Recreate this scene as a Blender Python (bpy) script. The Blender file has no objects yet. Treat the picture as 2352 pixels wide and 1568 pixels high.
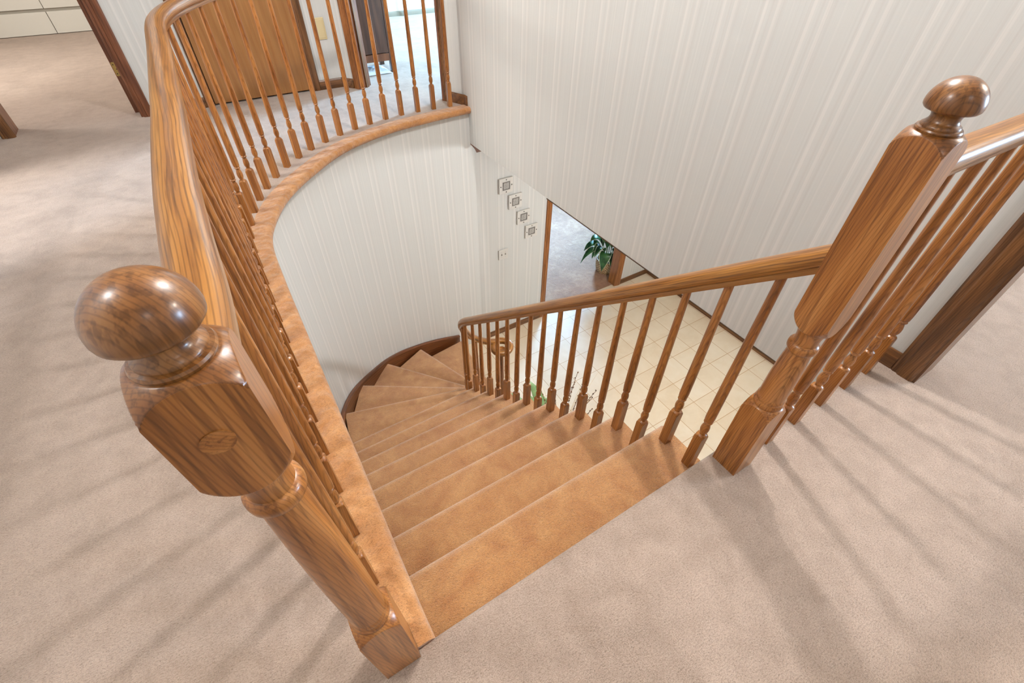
import bpy, bmesh, math, random
from mathutils import Vector, Matrix
random.seed(7)
S = bpy.context.scene
COL = S.collection
PI = math.pi
R_ = 2.69 / 14                     # stair rise
ZL = -2.69                         # foyer floor level
ZC = 2.78                          # upper ceiling level

# ------------------------------------------------------------------ helpers
def V(*a): return Vector(a)

def link(name, verts, faces, mat, parent=None, uv=None, smooth=None, loc=None):
    me = bpy.data.meshes.new(name)
    me.from_pydata([tuple(v) for v in verts], [], faces)
    if uv is not None:
        l = me.uv_layers.new(name='UVMap')
        for lp in me.loops:
            l.data[lp.index].uv = uv[lp.vertex_index]
    bm = bmesh.new(); bm.from_mesh(me)
    bmesh.ops.recalc_face_normals(bm, faces=bm.faces)
    bm.to_mesh(me); bm.free()
    if smooth is not None:
        for p in me.polygons: p.use_smooth = True
        me.set_sharp_from_angle(angle=math.radians(smooth))
    me.materials.append(mat)
    o = bpy.data.objects.new(name, me)
    COL.objects.link(o)
    if loc is not None: o.location = loc
    if parent is not None: o.parent = parent
    return o

class MB:
    """collects shapes of ONE part"""
    def __init__(s): s.v = []; s.f = []; s.uv = []
    def add(s, v, f, uv=None):
        n = len(s.v); s.v += [tuple(p) for p in v]
        s.f += [tuple(i + n for i in q) for q in f]
        s.uv += (uv if uv else [(0, 0)] * len(v))
        return s
    def box(s, x0, x1, y0, y1, z0, z1):
        v = [(x0,y0,z0),(x1,y0,z0),(x1,y1,z0),(x0,y1,z0),(x0,y0,z1),(x1,y0,z1),(x1,y1,z1),(x0,y1,z1)]
        return s.add(v, [(0,3,2,1),(4,5,6,7),(0,1,5,4),(1,2,6,5),(2,3,7,6),(3,0,4,7)])
    def obox(s, p, q, w0, w1, z0, z1):
        """box along plan line p->q, from w0 to w1 on its left side"""
        p, q = Vector(p), Vector(q); d = (q - p).normalized(); n = Vector((-d.y, d.x))
        c = [p + n*w0, q + n*w0, q + n*w1, p + n*w1]
        v = [(a.x, a.y, z0) for a in c] + [(a.x, a.y, z1) for a in c]
        return s.add(v, [(0,3,2,1),(4,5,6,7),(0,1,5,4),(1,2,6,5),(2,3,7,6),(3,0,4,7)])
    def sweep(s, path, prof, closed=True, cap=True, lat=None, plumb=False):
        """profile (a sideways to the right of travel, b up) swept along a 3-D path"""
        P = [Vector(p) for p in path]; n = len(P); m = len(prof)
        per = [0.0]
        for i in range(1, m): per.append(per[-1] + math.dist(prof[i], prof[i-1]))
        v = []; uv = []; L = 0.0
        for i, p in enumerate(P):
            t = (P[min(i+1, n-1)] - P[max(i-1, 0)]).normalized()
            la = t.cross(Vector((0,0,1)))
            la = la.normalized() if la.length > 1e-5 else Vector((1,0,0))
            if lat: la = Vector(lat)
            up = la.cross(t).normalized()
            if plumb: up = Vector((0,0,1/max(.35, math.hypot(t.x, t.y))))
            if i: L += (p - P[i-1]).length
            for j, (a, b) in enumerate(prof):
                v.append(p + la*a + up*b); uv.append((L, per[j]))
        f = []
        k = m if closed else m - 1
        for i in range(n-1):
            for j in range(k):
                j2 = (j+1) % m
                f.append((i*m+j, i*m+j2, (i+1)*m+j2, (i+1)*m+j))
        if cap and closed:
            f.append(tuple(range(m))); f.append(tuple((n-1)*m + j for j in reversed(range(m))))
        return s.add(v, f, uv)
    def turned(s, prof, N=32, c=(0,0), sq=None, cap=True):
        """rings (r, z); with sq every ring is clipped by a square of half width sq"""
        v = []; m = len(prof)
        for r, z in prof:
            for i in range(N):
                a = 2*PI*i/N
                rr = r
                if sq:
                    rr = min(r, sq / max(abs(math.cos(a)), abs(math.sin(a))))
                v.append((c[0] + rr*math.cos(a), c[1] + rr*math.sin(a), z))
        f = [(i*N+j, i*N+(j+1)%N, (i+1)*N+(j+1)%N, (i+1)*N+j) for i in range(m-1) for j in range(N)]
        if cap: f += [tuple(reversed(range(N))), tuple((m-1)*N+j for j in range(N))]
        return s.add(v, f)
    def tube(s, pts, rad, N=8):
        P = [Vector(p) for p in pts]; n = len(P)
        rad = rad if isinstance(rad, (list, tuple)) else [rad]*n
        v = []
        ref = Vector((0.31, 0.17, 0.93))
        for i, p in enumerate(P):
            t = (P[min(i+1,n-1)] - P[max(i-1,0)]).normalized()
            a = t.cross(ref)
            if a.length < 1e-3: a = t.cross(Vector((1,0,0)))
            a.normalize(); b = t.cross(a)
            for j in range(N):
                w = 2*PI*j/N
                v.append(p + (a*math.cos(w) + b*math.sin(w))*rad[i])
        f = [(i*N+j, i*N+(j+1)%N, (i+1)*N+(j+1)%N, (i+1)*N+j) for i in range(n-1) for j in range(N)]
        f += [tuple(reversed(range(N))), tuple((n-1)*N+j for j in range(N))]
        return s.add(v, f)
    def build(s, name, mat, parent=None, smooth=None, loc=None, bevel=0):
        o = link(name, s.v, s.f, mat, parent, s.uv, smooth, loc)
        if bevel:
            m = o.modifiers.new('bevel', 'BEVEL'); m.width = bevel; m.segments = 2
            m.limit_method = 'ANGLE'; m.angle_limit = math.radians(40)
        return o

def empty(name, loc=(0,0,0), rz=0):
    o = bpy.data.objects.new(name, None); COL.objects.link(o)
    o.location = loc; o.rotation_euler = (0,0,rz); o.empty_display_size = .05
    return o
def tag(o, label, cat, group=None):
    o['label'] = label; o['category'] = cat
    if group: o['group'] = group
    return o
def struct(o): o['kind'] = 'structure'; return o

def catmull(P, step=6):
    P = [Vector(p) for p in P]; out = []
    Q = [P[0]*2 - P[1]] + P + [P[-1]*2 - P[-2]]
    for i in range(1, len(Q)-2):
        a, b, c, d = Q[i-1], Q[i], Q[i+1], Q[i+2]
        for k in range(step):
            t = k/step
            out.append(.5*((2*b) + (c-a)*t + (2*a-5*b+4*c-d)*t*t + (3*b-a-3*c+d)*t**3))
    out.append(P[-1]); return out

# ------------------------------------------------------------------ materials
def lin(r, g, b):
    def f(c):
        c /= 255
        return c/12.92 if c <= .04045 else ((c+.055)/1.055)**2.4
    return (f(r), f(g), f(b), 1)

class Mat:
    def __init__(s, name, rough=.6, spec=.5):
        s.m = bpy.data.materials.new(name); s.m.use_nodes = True
        s.t = s.m.node_tree; s.b = s.t.nodes['Principled BSDF']
        s.b.inputs['Roughness'].default_value = rough
        s.b.inputs['Specular IOR Level'].default_value = spec
    def n(s, typ, **kw):
        x = s.t.nodes.new(typ)
        for k, v in kw.items(): setattr(x, k, v)
        return x
    def l(s, a, b): s.t.links.new(a, b)
    def coord(s, kind, scale=(1,1,1), loc=(0,0,0), rnd=False):
        c = s.n('ShaderNodeTexCoord'); mp = s.n('ShaderNodeMapping')
        mp.inputs['Scale'].default_value = scale; mp.inputs['Location'].default_value = loc
        src = c.outputs[kind]
        if rnd:
            oi = s.n('ShaderNodeObjectInfo'); ad = s.n('ShaderNodeVectorMath', operation='ADD')
            ml = s.n('ShaderNodeMath', operation='MULTIPLY'); ml.inputs[1].default_value = 17.3
            s.l(oi.outputs['Random'], ml.inputs[0]); s.l(src, ad.inputs[0]); s.l(ml.outputs[0], ad.inputs[1])
            src = ad.outputs[0]
        s.l(src, mp.inputs['Vector']); return mp.outputs['Vector']
    def noise(s, vec, scale, detail=3, rough=.55, dist=0):
        x = s.n('ShaderNodeTexNoise'); x.inputs['Scale'].default_value = scale
        x.inputs['Detail'].default_value = detail; x.inputs['Roughness'].default_value = rough
        x.inputs['Distortion'].default_value = dist
        s.l(vec, x.inputs['Vector']); return x.outputs['Fac']
    def ramp(s, fac, stops):
        r = s.n('ShaderNodeValToRGB'); e = r.color_ramp.elements
        while len(e) < len(stops): e.new(.5)
        for i, (p, c) in enumerate(stops):
            e[i].position = p; e[i].color = c if len(c) == 4 else (*c, 1)
        s.l(fac, r.inputs['Fac']); return r.outputs['Color']
    def mix(s, fac, a, b, mode='MIX'):
        x = s.n('ShaderNodeMix', data_type='RGBA', blend_type=mode)
        for sock, val in ((x.inputs[0], fac), (x.inputs[6], a), (x.inputs[7], b)):
            if hasattr(val, 'default_value') or hasattr(val, 'is_linked'): s.l(val, sock)
            else: sock.default_value = val
        return x.outputs[2]
    def math(s, op, a, b=None):
        x = s.n('ShaderNodeMath', operation=op)
        for i, val in enumerate((a, b)):
            if val is None: continue
            if hasattr(val, 'is_linked'): s.l(val, x.inputs[i])
            else: x.inputs[i].default_value = val
        return x.outputs[0]
    def bump(s, h, strength, dist):
        x = s.n('ShaderNodeBump'); x.inputs['Strength'].default_value = strength
        x.inputs['Distance'].default_value = dist; s.l(h, x.inputs['Height'])
        s.l(x.outputs['Normal'], s.b.inputs['Normal'])
    def col(s, c):
        if hasattr(c, 'is_linked'): s.l(c, s.b.inputs['Base Color'])
        else: s.b.inputs['Base Color'].default_value = c
        return s

def wood(name, dark, mid, light, kind='Object', axis=2, rough=.3, rnd=True, cath=.22, coat=.2, pore=.5, lines=.5, block=0):
    m = Mat(name, rough)
    sc = [46, 46, 46]; sc[axis] = 2.6
    if kind == 'UV': sc = [2.2, 40, 1]
    v = m.coord(kind, tuple(sc), rnd=rnd)
    sc2 = [170, 170, 170]; sc2[axis] = 5
    if kind == 'UV': sc2 = [6, 170, 1]
    v2 = m.coord(kind, tuple(sc2), rnd=rnd)
    sc3 = [9, 9, 9]; sc3[axis] = .9
    if kind == 'UV': sc3 = [.9, 9, 1]
    v3 = m.coord(kind, tuple(sc3), rnd=rnd)
    w = m.n('ShaderNodeTexWave', wave_type='BANDS', bands_direction='DIAGONAL' if kind == 'Object' else 'Y')
    w.inputs['Scale'].default_value = 1.1; w.inputs['Distortion'].default_value = 9
    w.inputs['Detail'].default_value = 2; w.inputs['Detail Scale'].default_value = .7
    m.l(v3, w.inputs['Vector'])
    n1 = m.noise(v, 1.0, 4, .6)
    n2 = m.noise(v2, 1.0, 2, .5)
    f = m.math('ADD', m.math('MULTIPLY', n1, 1 - cath), m.math('MULTIPLY', w.outputs['Fac'], cath))
    c = m.ramp(f, [(.24, dark), (.5, mid), (.76, light)])
    # growth-ring lines, drawn out along the grain
    sc4 = [1, 1, 1]; sc4[axis] = .10
    if kind == 'UV': sc4 = [.17, 1, 1]
    w2 = m.n('ShaderNodeTexWave', wave_type='BANDS', bands_direction='DIAGONAL' if kind == 'Object' else 'Y')
    w2.inputs['Scale'].default_value = 105 if kind == 'Object' else 46
    w2.inputs['Distortion'].default_value = 13 if kind == 'Object' else 24; w2.inputs['Detail'].default_value = 3
    w2.inputs['Detail Scale'].default_value = .12 if kind == 'Object' else .15
    w2.inputs['Detail Roughness'].default_value = .55
    m.l(m.coord(kind, tuple(sc4), rnd=rnd), w2.inputs['Vector'])
    ring = m.ramp(w2.outputs['Fac'], [(.0, (pore*.9, pore*.8, pore*.68, 1)), (.34, (1,1,1,1))])
    c = m.mix(lines, c, ring, 'MULTIPLY')
    pr = m.ramp(n2, [(.38, (pore, pore*.88, pore*.75, 1)), (.5, (1, 1, 1, 1))])
    c = m.mix(.75, c, pr, 'MULTIPLY')
    if block:                                   # turned shoulder above the flat faces: darker tone
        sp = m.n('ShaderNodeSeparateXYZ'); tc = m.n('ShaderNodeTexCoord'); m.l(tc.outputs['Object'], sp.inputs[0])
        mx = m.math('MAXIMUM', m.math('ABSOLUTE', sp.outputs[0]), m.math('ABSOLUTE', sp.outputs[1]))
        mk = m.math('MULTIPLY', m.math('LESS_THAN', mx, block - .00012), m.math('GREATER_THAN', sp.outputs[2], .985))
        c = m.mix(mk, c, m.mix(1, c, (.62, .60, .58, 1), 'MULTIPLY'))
    m.col(c); m.b.inputs['Coat Weight'].default_value = coat; m.b.inputs['Coat Roughness'].default_value = .14
    m.bump(n2, .12, .0006)
    return m.m

OAK_D, OAK_M, OAK_L = lin(136,82,36), lin(164,104,48), lin(184,126,68)
M = {}
M['oak'] = wood('oak_turned', OAK_D, OAK_M, OAK_L)
M['oak_rail'] = wood('oak_rail', lin(128,80,34), lin(154,102,44), lin(174,122,62), 'UV', rnd=True, cath=.3, lines=.75)
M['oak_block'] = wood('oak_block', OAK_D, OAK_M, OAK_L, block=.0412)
M['oak_dark'] = wood('oak_dark_turned', lin(96,58,26), lin(126,80,38), lin(152,104,58))  # darker oak tone for the ball caps
M['oak_y'] = wood('oak_lengthwise', OAK_D, OAK_M, OAK_L, axis=1)
M['trim_v'] = wood('walnut_trim_upright', lin(76,47,24), lin(116,76,42), lin(142,98,58), rough=.35)
M['trim_x'] = wood('walnut_trim_lengthwise', lin(76,47,24), lin(116,76,42), lin(142,98,58), axis=0, rough=.35)
M['trim_y'] = wood('walnut_trim_crosswise', lin(76,47,24), lin(116,76,42), lin(142,98,58), axis=1, rough=.35)
M['red_v'] = wood('reddish_casing', lin(98,54,32), lin(122,72,44), lin(142,90,58), rough=.38, lines=.25)
M['honey_v'] = wood('honey_casing', lin(132,80,38), lin(152,94,46), lin(170,110,58), rough=.35, lines=.25)
M['stringer'] = wood('stringer_wood', lin(70,36,16), lin(108,60,28), lin(128,76,40), 'UV', rough=.35)
M['birch'] = wood('birch_door', lin(146,100,56), lin(156,109,62), lin(168,120,70), rough=.4, cath=.2, pore=.95, lines=.06)
M['mahogany'] = wood('dark_cabinet_wood', lin(58,36,26), lin(78,50,37), lin(92,62,46), rough=.4, cath=.2, pore=.8, lines=.3)

def carpet(name, base, dark, light, pile=330, patch=2.6, sheen=.3, lump=0):
    m = Mat(name, .95, .12)
    v = m.coord('Object')
    big = m.noise(v, patch, 4, .6, .8)
    mid = m.noise(v, 16, 3, .6, .4)
    fine = m.noise(v, pile, 2, .65)
    strand = m.noise(m.coord('Object', (1, 2.2, 1)), pile*.42, 2, .6)
    f = m.math('ADD', m.math('MULTIPLY', big, .6), m.math('MULTIPLY', mid, .4))
    c = m.ramp(f, [(.34, dark), (.5, base), (.64, light)])
    h = m.math('ADD', m.math('MULTIPLY', fine, .5), m.math('MULTIPLY', strand, .5))
    sp = m.ramp(h, [(.34, (.56,.54,.5,1)), (.5, (1,1,1,1)), (.66, (1.2,1.2,1.2,1))])
    c = m.mix(.8, c, sp, 'MULTIPLY')
    m.col(c); m.b.inputs['Sheen Weight'].default_value = sheen; m.b.inputs['Sheen Roughness'].default_value = .6
    hh = m.math('ADD', h, m.math('MULTIPLY', mid, .6))
    if lump: hh = m.math('ADD', m.math('MULTIPLY', hh, .5), m.math('MULTIPLY', m.noise(v, 20, 1), 3.2))
    m.bump(hh, .9, .007)
    return m.m
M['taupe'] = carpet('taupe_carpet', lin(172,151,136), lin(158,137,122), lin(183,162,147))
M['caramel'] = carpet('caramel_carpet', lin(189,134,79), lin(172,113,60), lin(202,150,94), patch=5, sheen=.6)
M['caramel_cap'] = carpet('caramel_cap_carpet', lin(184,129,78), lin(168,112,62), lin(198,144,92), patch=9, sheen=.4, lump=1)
M['brown_carpet'] = carpet('brown_carpet', lin(158,110,76), lin(140,94,62), lin(174,128,92), pile=200)

def wallpaper(name, flip=0):
    m = Mat(name, .55, .25)
    c = m.n('ShaderNodeTexCoord'); sp = m.n('ShaderNodeSeparateXYZ'); m.l(c.outputs['UV'], sp.inputs[0])
    u = sp.outputs[0]
    base = lin(209,210,208)
    def comb(x): # vector with stretched noise
        cb = m.n('ShaderNodeCombineXYZ'); m.l(x, cb.inputs[0]); return cb.outputs[0]
    # repeat of .181 m holding a pair of pale silk stripes, each with a darker shoulder
    ph = m.math('FRACT', m.math('DIVIDE', m.math('SUBTRACT', u, .05), .181))
    g3 = lambda x: (x, x, x)
    st = m.ramp(ph, [(p, g3(x)) for p, x in ((0,0),(.065,.08),(.082,1),(.135,.9),(.15,.15),(.168,.4),(.182,.08),(.335,.04),(.36,.95),(.41,.85),(.424,.1),(.445,.35),(.46,.02),(.66,0),(.672,.35),(.69,.3),(.70,0),(1,0))])
    sh = m.ramp(ph, [(0.0, (.0,)*3), (.03, (.7,)*3), (.06, (0,)*3), (.23, (0,)*3), (.27, (.6,)*3), (.31, (0,)*3), (.5, (.45,)*3), (.54, (0,)*3), (.9, (0,)*3), (1, (.0,)*3)])
    fine = m.noise(comb(u), 120, 4, .75)
    fl = m.ramp(fine, [(.32, (.945,.943,.94)), (.5, (1,1,1)), (.68, (1.05,1.05,1.05))])
    c1 = m.mix(m.math('MULTIPLY', st, .5), base, lin(230,227,224))
    c1 = m.mix(m.math('MULTIPLY', sh, .45), c1, lin(197,193,190))
    c1 = m.mix(.9, c1, fl, 'MULTIPLY')
    m.col(c1)
    return m.m
M['paper'] = wallpaper('striped_wallpaper')

def plain(name, c, rough=.5, spec=.5, metal=0):
    m = Mat(name, rough, spec); m.col(c); m.b.inputs['Metallic'].default_value = metal
    v = m.coord('Object'); n = m.noise(v, 60, 2); m.bump(n, .04, .001)
    return m.m
M['white_paint'] = plain('white_ceiling_paint', lin(232,228,220), .8, .2)
M['cream_wall'] = plain('cream_wall_paint', lin(222,212,196), .7, .2)
M['drawer'] = plain('pale_grey_laminate', lin(206,206,200), .45)
M['groove'] = plain('grey_groove', lin(150,146,136), .6)
M['brass'] = plain('worn_brass', lin(186,160,96), .35, .5, .7)
M['dark_screw'] = plain('dark_screw', lin(70,60,45), .4, .5, .6)
M['plate_cream'] = plain('cream_plastic', lin(214,196,152), .4)
M['plate_white'] = plain('white_plastic', lin(210,207,202), .4)
M['toggle_grey'] = plain('grey_toggle', lin(150,144,136), .4)
M['ceramic'] = plain('white_glazed_tile', lin(214,211,206), .35)
M['pewter'] = plain('dull_pewter', lin(120,116,112), .4, .5, .5)
M['pic_grey'] = Mat('grey_relief_inset', .7)
_m = M['pic_grey']; _n = _m.noise(_m.coord('Object'), 90, 4, .7); _m.col(_m.ramp(_n, [(.35, lin(140,137,133)), (.65, lin(188,185,180))])); _m.bump(_n, .6, .003); M['pic_grey'] = _m.m
M['dark_gap'] = plain('dark_gap', lin(30,22,16), .8)
M['grey_base'] = plain('grey_stained_baseboard', lin(134,124,106), .5)
M['pole_white'] = plain('pale_pole', lin(206,214,222), .4)
M['cloth'] = plain('white_linen', lin(214,222,230), .9, .1)
M['edge_wood'] = plain('dark_edge_strip', lin(74,50,30), .6)

def leafmat(name, dark, light):
    m = Mat(name, .4)
    n = m.noise(m.coord('Object'), 14, 2); m.col(m.ramp(n, [(.35, dark), (.65, light)]))
    return m.m
M['leaf'] = leafmat('dark_green_leaf', lin(28,64,34), lin(66,112,58))
M['leaf_edge'] = leafmat('cream_leaf_margin', lin(196,196,150), lin(222,220,184))
M['leaf_pale'] = leafmat('pale_green_leaf', lin(98,132,82), lin(136,164,112))
M['twig'] = leafmat('brown_twig', lin(92,62,40), lin(140,102,70))
M['straw'] = leafmat('dry_straw', lin(206,166,104), lin(226,192,134))
M['soil'] = leafmat('dark_soil', lin(40,28,20), lin(62,46,34))

def wicker():
    m = Mat('woven_wicker', .6)
    v = m.coord('Object')
    n = m.noise(v, 40, 3)
    sp = m.n('ShaderNodeSeparateXYZ'); m.l(v, sp.inputs[0])
    at = m.math('ARCTAN2', sp.outputs[1], sp.outputs[0])
    a = m.math('SINE', m.math('ADD', m.math('MULTIPLY', at, 22), m.math('MULTIPLY', m.math('FLOOR', m.math('MULTIPLY', sp.outputs[2], 62)), PI)))
    b = m.math('SINE', m.math('MULTIPLY', sp.outputs[2], 62*2*PI))
    h = m.math('ADD', m.math('MULTIPLY', a, .5), m.math('MULTIPLY', b, .5))
    c = m.ramp(m.math('ADD', m.math('MULTIPLY', h, .4), n), [(.2, lin(128,92,56)), (.5, lin(196,156,108)), (.85, lin(224,192,146))])
    m.col(c); m.bump(h, .8, .006); return m.m
M['wicker'] = wicker()

def tiles():
    m = Mat('cream_floor_tile', .35, .4)
    T = .305
    v = m.coord('Object', (1/T, 1/T, 1), (-.1495, -.309, 0))
    sp = m.n('ShaderNodeSeparateXYZ'); m.l(v, sp.inputs[0])
    def edge(x):
        f = m.math('FRACT', x); g = m.math('MINIMUM', f, m.math('SUBTRACT', 1, f)); return g
    g = m.math('MINIMUM', edge(sp.outputs[0]), edge(sp.outputs[1]))
    gr = m.ramp(g, [(.006, (1,1,1)), (.012, (0,0,0))])
    fl = m.n('ShaderNodeVectorMath', operation='FLOOR'); m.l(v, fl.inputs[0])
    wn = m.n('ShaderNodeTexWhiteNoise'); m.l(fl.outputs[0], wn.inputs['Vector'])
    n = m.noise(m.coord('Object'), 5, 4, .6, .5)
    n = m.math('ADD', m.math('MULTIPLY', n, .75), m.math('MULTIPLY', wn.outputs['Value'], .25))
    c = m.ramp(n, [(.25, lin(213,194,166)), (.5, lin(221,205,180)), (.75, lin(226,213,192))])
    c = m.mix(gr, c, lin(182,142,100))
    m.col(c); m.bump(m.math('SUBTRACT', 1, gr), .3, .002); return m.m
M['tile'] = tiles()

def emis(name, c, s):
    m = Mat(name); m.col((.9,.9,.88,1)); m.b.inputs['Emission Color'].default_value = (*c, 1)
    m.b.inputs['Emission Strength'].default_value = s; return m.m

# ------------------------------------------------------------------ plan curves (metres; upper floor z = 0)
# face of the wall that the stairs run along, from the landing round to the back
W = [(-.035,.2),(-.03,.42),(-.022,1.0),(-.012,1.6),(-.004,2.05),(.012,2.38),(.068,2.60),(.205,2.88),(.425,3.145),(.74,3.425),(1.14,3.60),(1.55,3.668),(1.93,3.695)]
Wc = [Vector((p.x, p.y)) for p in catmull([(x,y,0) for x,y in W], 8)]
# baluster centres along the gallery
GB = [(-.071,.555),(-.071,.705),(-.071,.855),(-.068,1.005),(-.064,1.15),(-.059,1.293),(-.056,1.442),(-.053,1.588),(-.050,1.732),(-.047,1.878),(-.043,2.025),(-.040,2.172),(-.036,2.318),(-.024,2.465),(.003,2.605),(.045,2.745),(.099,2.878),(.164,3.005),(.242,3.133),(.335,3.252),(.435,3.357),(.541,3.451),(.662,3.536),(.790,3.612),(.922,3.67),(1.052,3.716),(1.195,3.758),(1.336,3.783),(1.48,3.79),(1.617,3.785),(1.762,3.776)]
GBc = [Vector((p.x, p.y)) for p in catmull([(-.079,.40,0)] + [(x,y,0) for x,y in GB] + [(1.895,3.772,0)], 6)]
NOS_L = [(-.019,.362),(-.009,.598),(-.008,.827),(-.001,1.056),(0,1.28),(.005,1.504),(.006,1.729),(.008,1.947),(.025,2.177),(.106,2.623),(.336,3.018),(.667,3.335),(1.091,3.53),(1.608,3.593)]
PIV = Vector((1.55, 2.2))

# ------------------------------------------------------------------ upper floor
def slab(name, outer, hole, z0, z1, mat):
    bm = bmesh.new()
    def loop(pts):
        vs = [bm.verts.new((x, y, z1)) for x, y in pts]
        return [bm.edges.new((vs[i], vs[(i+1) % len(vs)])) for i in range(len(vs))]
    e = loop(outer) + (loop(hole) if hole else [])
    r = bmesh.ops.triangle_fill(bm, edges=e, use_beauty=True, use_dissolve=False)
    fs = [g for g in r['geom'] if isinstance(g, bmesh.types.BMFace)]
    ex = bmesh.ops.extrude_face_region(bm, geom=fs)
    for g in ex['geom']:
        if isinstance(g, bmesh.types.BMVert): g.co.z = z0
    bmesh.ops.recalc_face_normals(bm, faces=bm.faces)
    me = bpy.data.meshes.new(name); bm.to_mesh(me); bm.free(); me.materials.append(mat)
    o = bpy.data.objects.new(name, me); COL.objects.link(o); return o

EDGE = .335
hole = []
for i, p in enumerate(Wc):                      # the slab stops inside the thickness of the stairwell walls
    t = (Wc[min(i+1,len(Wc)-1)] - Wc[max(i-1,0)]).normalized()
    q = p + Vector((-t.y, t.x))*.045
    if q.y > .42 and q.x < 1.93: hole.append((q.x, q.y))
hole = [(-.03, EDGE), (-.03, .43)] + hole + [(1.945, 3.74), (1.945, .322), (1.075, .322), (1.07, EDGE)]
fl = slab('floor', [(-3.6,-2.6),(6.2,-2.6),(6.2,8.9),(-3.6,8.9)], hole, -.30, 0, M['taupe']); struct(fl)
# rolled carpet edge at the head of the stairs
rl = MB()
prof = [(-.16,-.006),(-.06,-.002),(-.015,-.0004),(0,0)] + [(.022*math.sin(a), -.02 + .02*math.cos(a)) for a in [PI*i/8 for i in range(1,9)]] + [(0,-.04), (-.01,-.19), (-.012,-.19), (-.012,-.03), (-.16,-.03)]
rl.sweep([(1.065-.02*0, EDGE-.002, .0004), (.6, EDGE-.002, .0004), (.3, EDGE-.002, .0004), (-.028, EDGE-.002, .0004)], prof)
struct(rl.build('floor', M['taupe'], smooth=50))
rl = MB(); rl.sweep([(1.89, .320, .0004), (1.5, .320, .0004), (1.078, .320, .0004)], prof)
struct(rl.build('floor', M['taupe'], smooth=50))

# carpeted rolled cap along the gallery edge (caramel)
cp = MB()
capp = [Vector((p.x, p.y)) for p in Wc if p.y > .41 and p.x < 1.885]
capp = [Vector((-.0301, .415))] + capp + [Vector((1.886, 3.694))]
prof = []
for i in range(9):
    a = PI*i/8; prof.append((.022 + .024*math.sin(a), -.021 + .026*math.cos(a)))
prof = [(-.062,.0015),(-.03,.0045)] + prof + [(.004,-.047),(.002,-.02),(-.06,-.02)]
cp.sweep([(p.x, p.y, 0) for p in capp], prof)
pe = [(.0015,.0047)] + [q for q in prof if q[0] > .003 and q[1] > -.048] + [(.0015,-.047)]
cp.sweep([(-.0292,.352,.0), (-.0301,.4155,.0)], pe)
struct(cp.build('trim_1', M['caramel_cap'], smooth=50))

# ------------------------------------------------------------------ walls
def wall_line(name, pts, z0, z1, thick, mat, u0=0.0, side=1):
    """wall following plan points; thick grows to the left of travel * side; uv = (length, z)"""
    P = [Vector(p) for p in pts]; n = len(P); v = []; uv = []; L = u0
    for i, p in enumerate(P):
        t = (P[min(i+1,n-1)] - P[max(i-1,0)]).normalized(); nn = Vector((-t.y, t.x))*side
        if i: L += (p - P[i-1]).length
        q = p + nn*thick
        v += [(p.x,p.y,z0),(p.x,p.y,z1),(q.x,q.y,z1),(q.x,q.y,z0)]
        uv += [(L,z0),(L,z1),(L,z1),(L,z0)]
    f = []
    for i in range(n-1):
        a, b = i*4, i*4+4
        for j in range(4): f.append((a+j, a+(j+1)%4, b+(j+1)%4, b+j))
    f += [(0,1,2,3), tuple((n-1)*4+j for j in (3,2,1,0))]
    return struct(link(name, v, f, mat, None, uv, 35))

wall_line('wall_left', [(p.x, p.y) for p in Wc], ZL, -.022, .10, M['paper'])
# lower back wall with the doorway to the carpeted room
wall_line('wall_back_lower', [(1.93,3.695),(2.0,3.668),(2.77,3.66)], ZL, -.30, .12, M['paper'], 1.1)
wall_line('wall_back_lower', [(4.06,3.66),(4.75,3.66)], ZL, -.30, .12, M['paper'], 3.1)
wall_line('wall_back_lower', [(2.77,3.66),(4.06,3.66)], -.62, -.30, .12, M['paper'], 1.7)
wall_line('wall_right_lower', [(4.65,3.66),(4.65,-1.3)], ZL, -.30, .10, M['paper'])
wall_line('wall_front_lower', [(4.65,-1.3),(-.1,-1.3)], ZL, -.30, .10, M['cream_wall'])
wall_line('wall_left_lower', [(-.05,-1.3),(-.04,.2)], ZL, -.30, .10, M['cream_wall'])
# tall wall on the right of the stairwell: hangs over the foyer
wall_line('wall_right', [(1.89,3.80),(1.89,3.0),(1.89,1.5),(1.89,.228)], -.302, ZC, .11, M['paper'], 1.8805)
wall_line('wall_right', [(1.89,.228),(1.89,-.70)], 2.06, ZC, .11, M['paper'])
wall_line('wall_right', [(1.89,-.70),(1.89,-2.6)], 0, ZC, .11, M['paper'])
b = MB().box(1.886,1.90,.40,2.52,-.3075,-.3025); struct(b.build('trim_2', M['edge_wood']))
# little brown wedge under the far end of that wall
z = [(3.705,-.303),(3.495,-.303),(3.582,-.345),(3.612,-.325)]
b = MB().add([(1.891,y,zz) for y,zz in z] + [(1.93,y,zz) for y,zz in z], [(0,1,2,3),(7,6,5,4),(0,4,5,1),(1,5,6,2),(2,6,7,3),(3,7,4,0)])
struct(b.build('trim_3', M['stringer']))
# upper back wall (y = 4.74) with the flush door and the doorway on the left
YB = 4.74
wall_line('wall_back', [(-.40,YB),(.105,YB)], 0, ZC, .16, M['paper'], .3)
wall_line('wall_back', [(.105,YB),(.90,YB)], 2.06, ZC, .16, M['paper'])
wall_line('wall_back', [(.90,YB),(1.167,YB)], 0, ZC, .16, M['paper'], .52)
wall_line('wall_back', [(-1.20,YB),(-.40,YB)], 2.06, ZC, .16, M['paper'])
wall_line('wall_back', [(-2.2,YB),(-1.20,YB)], 0, ZC, .16, M['paper'])
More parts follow.
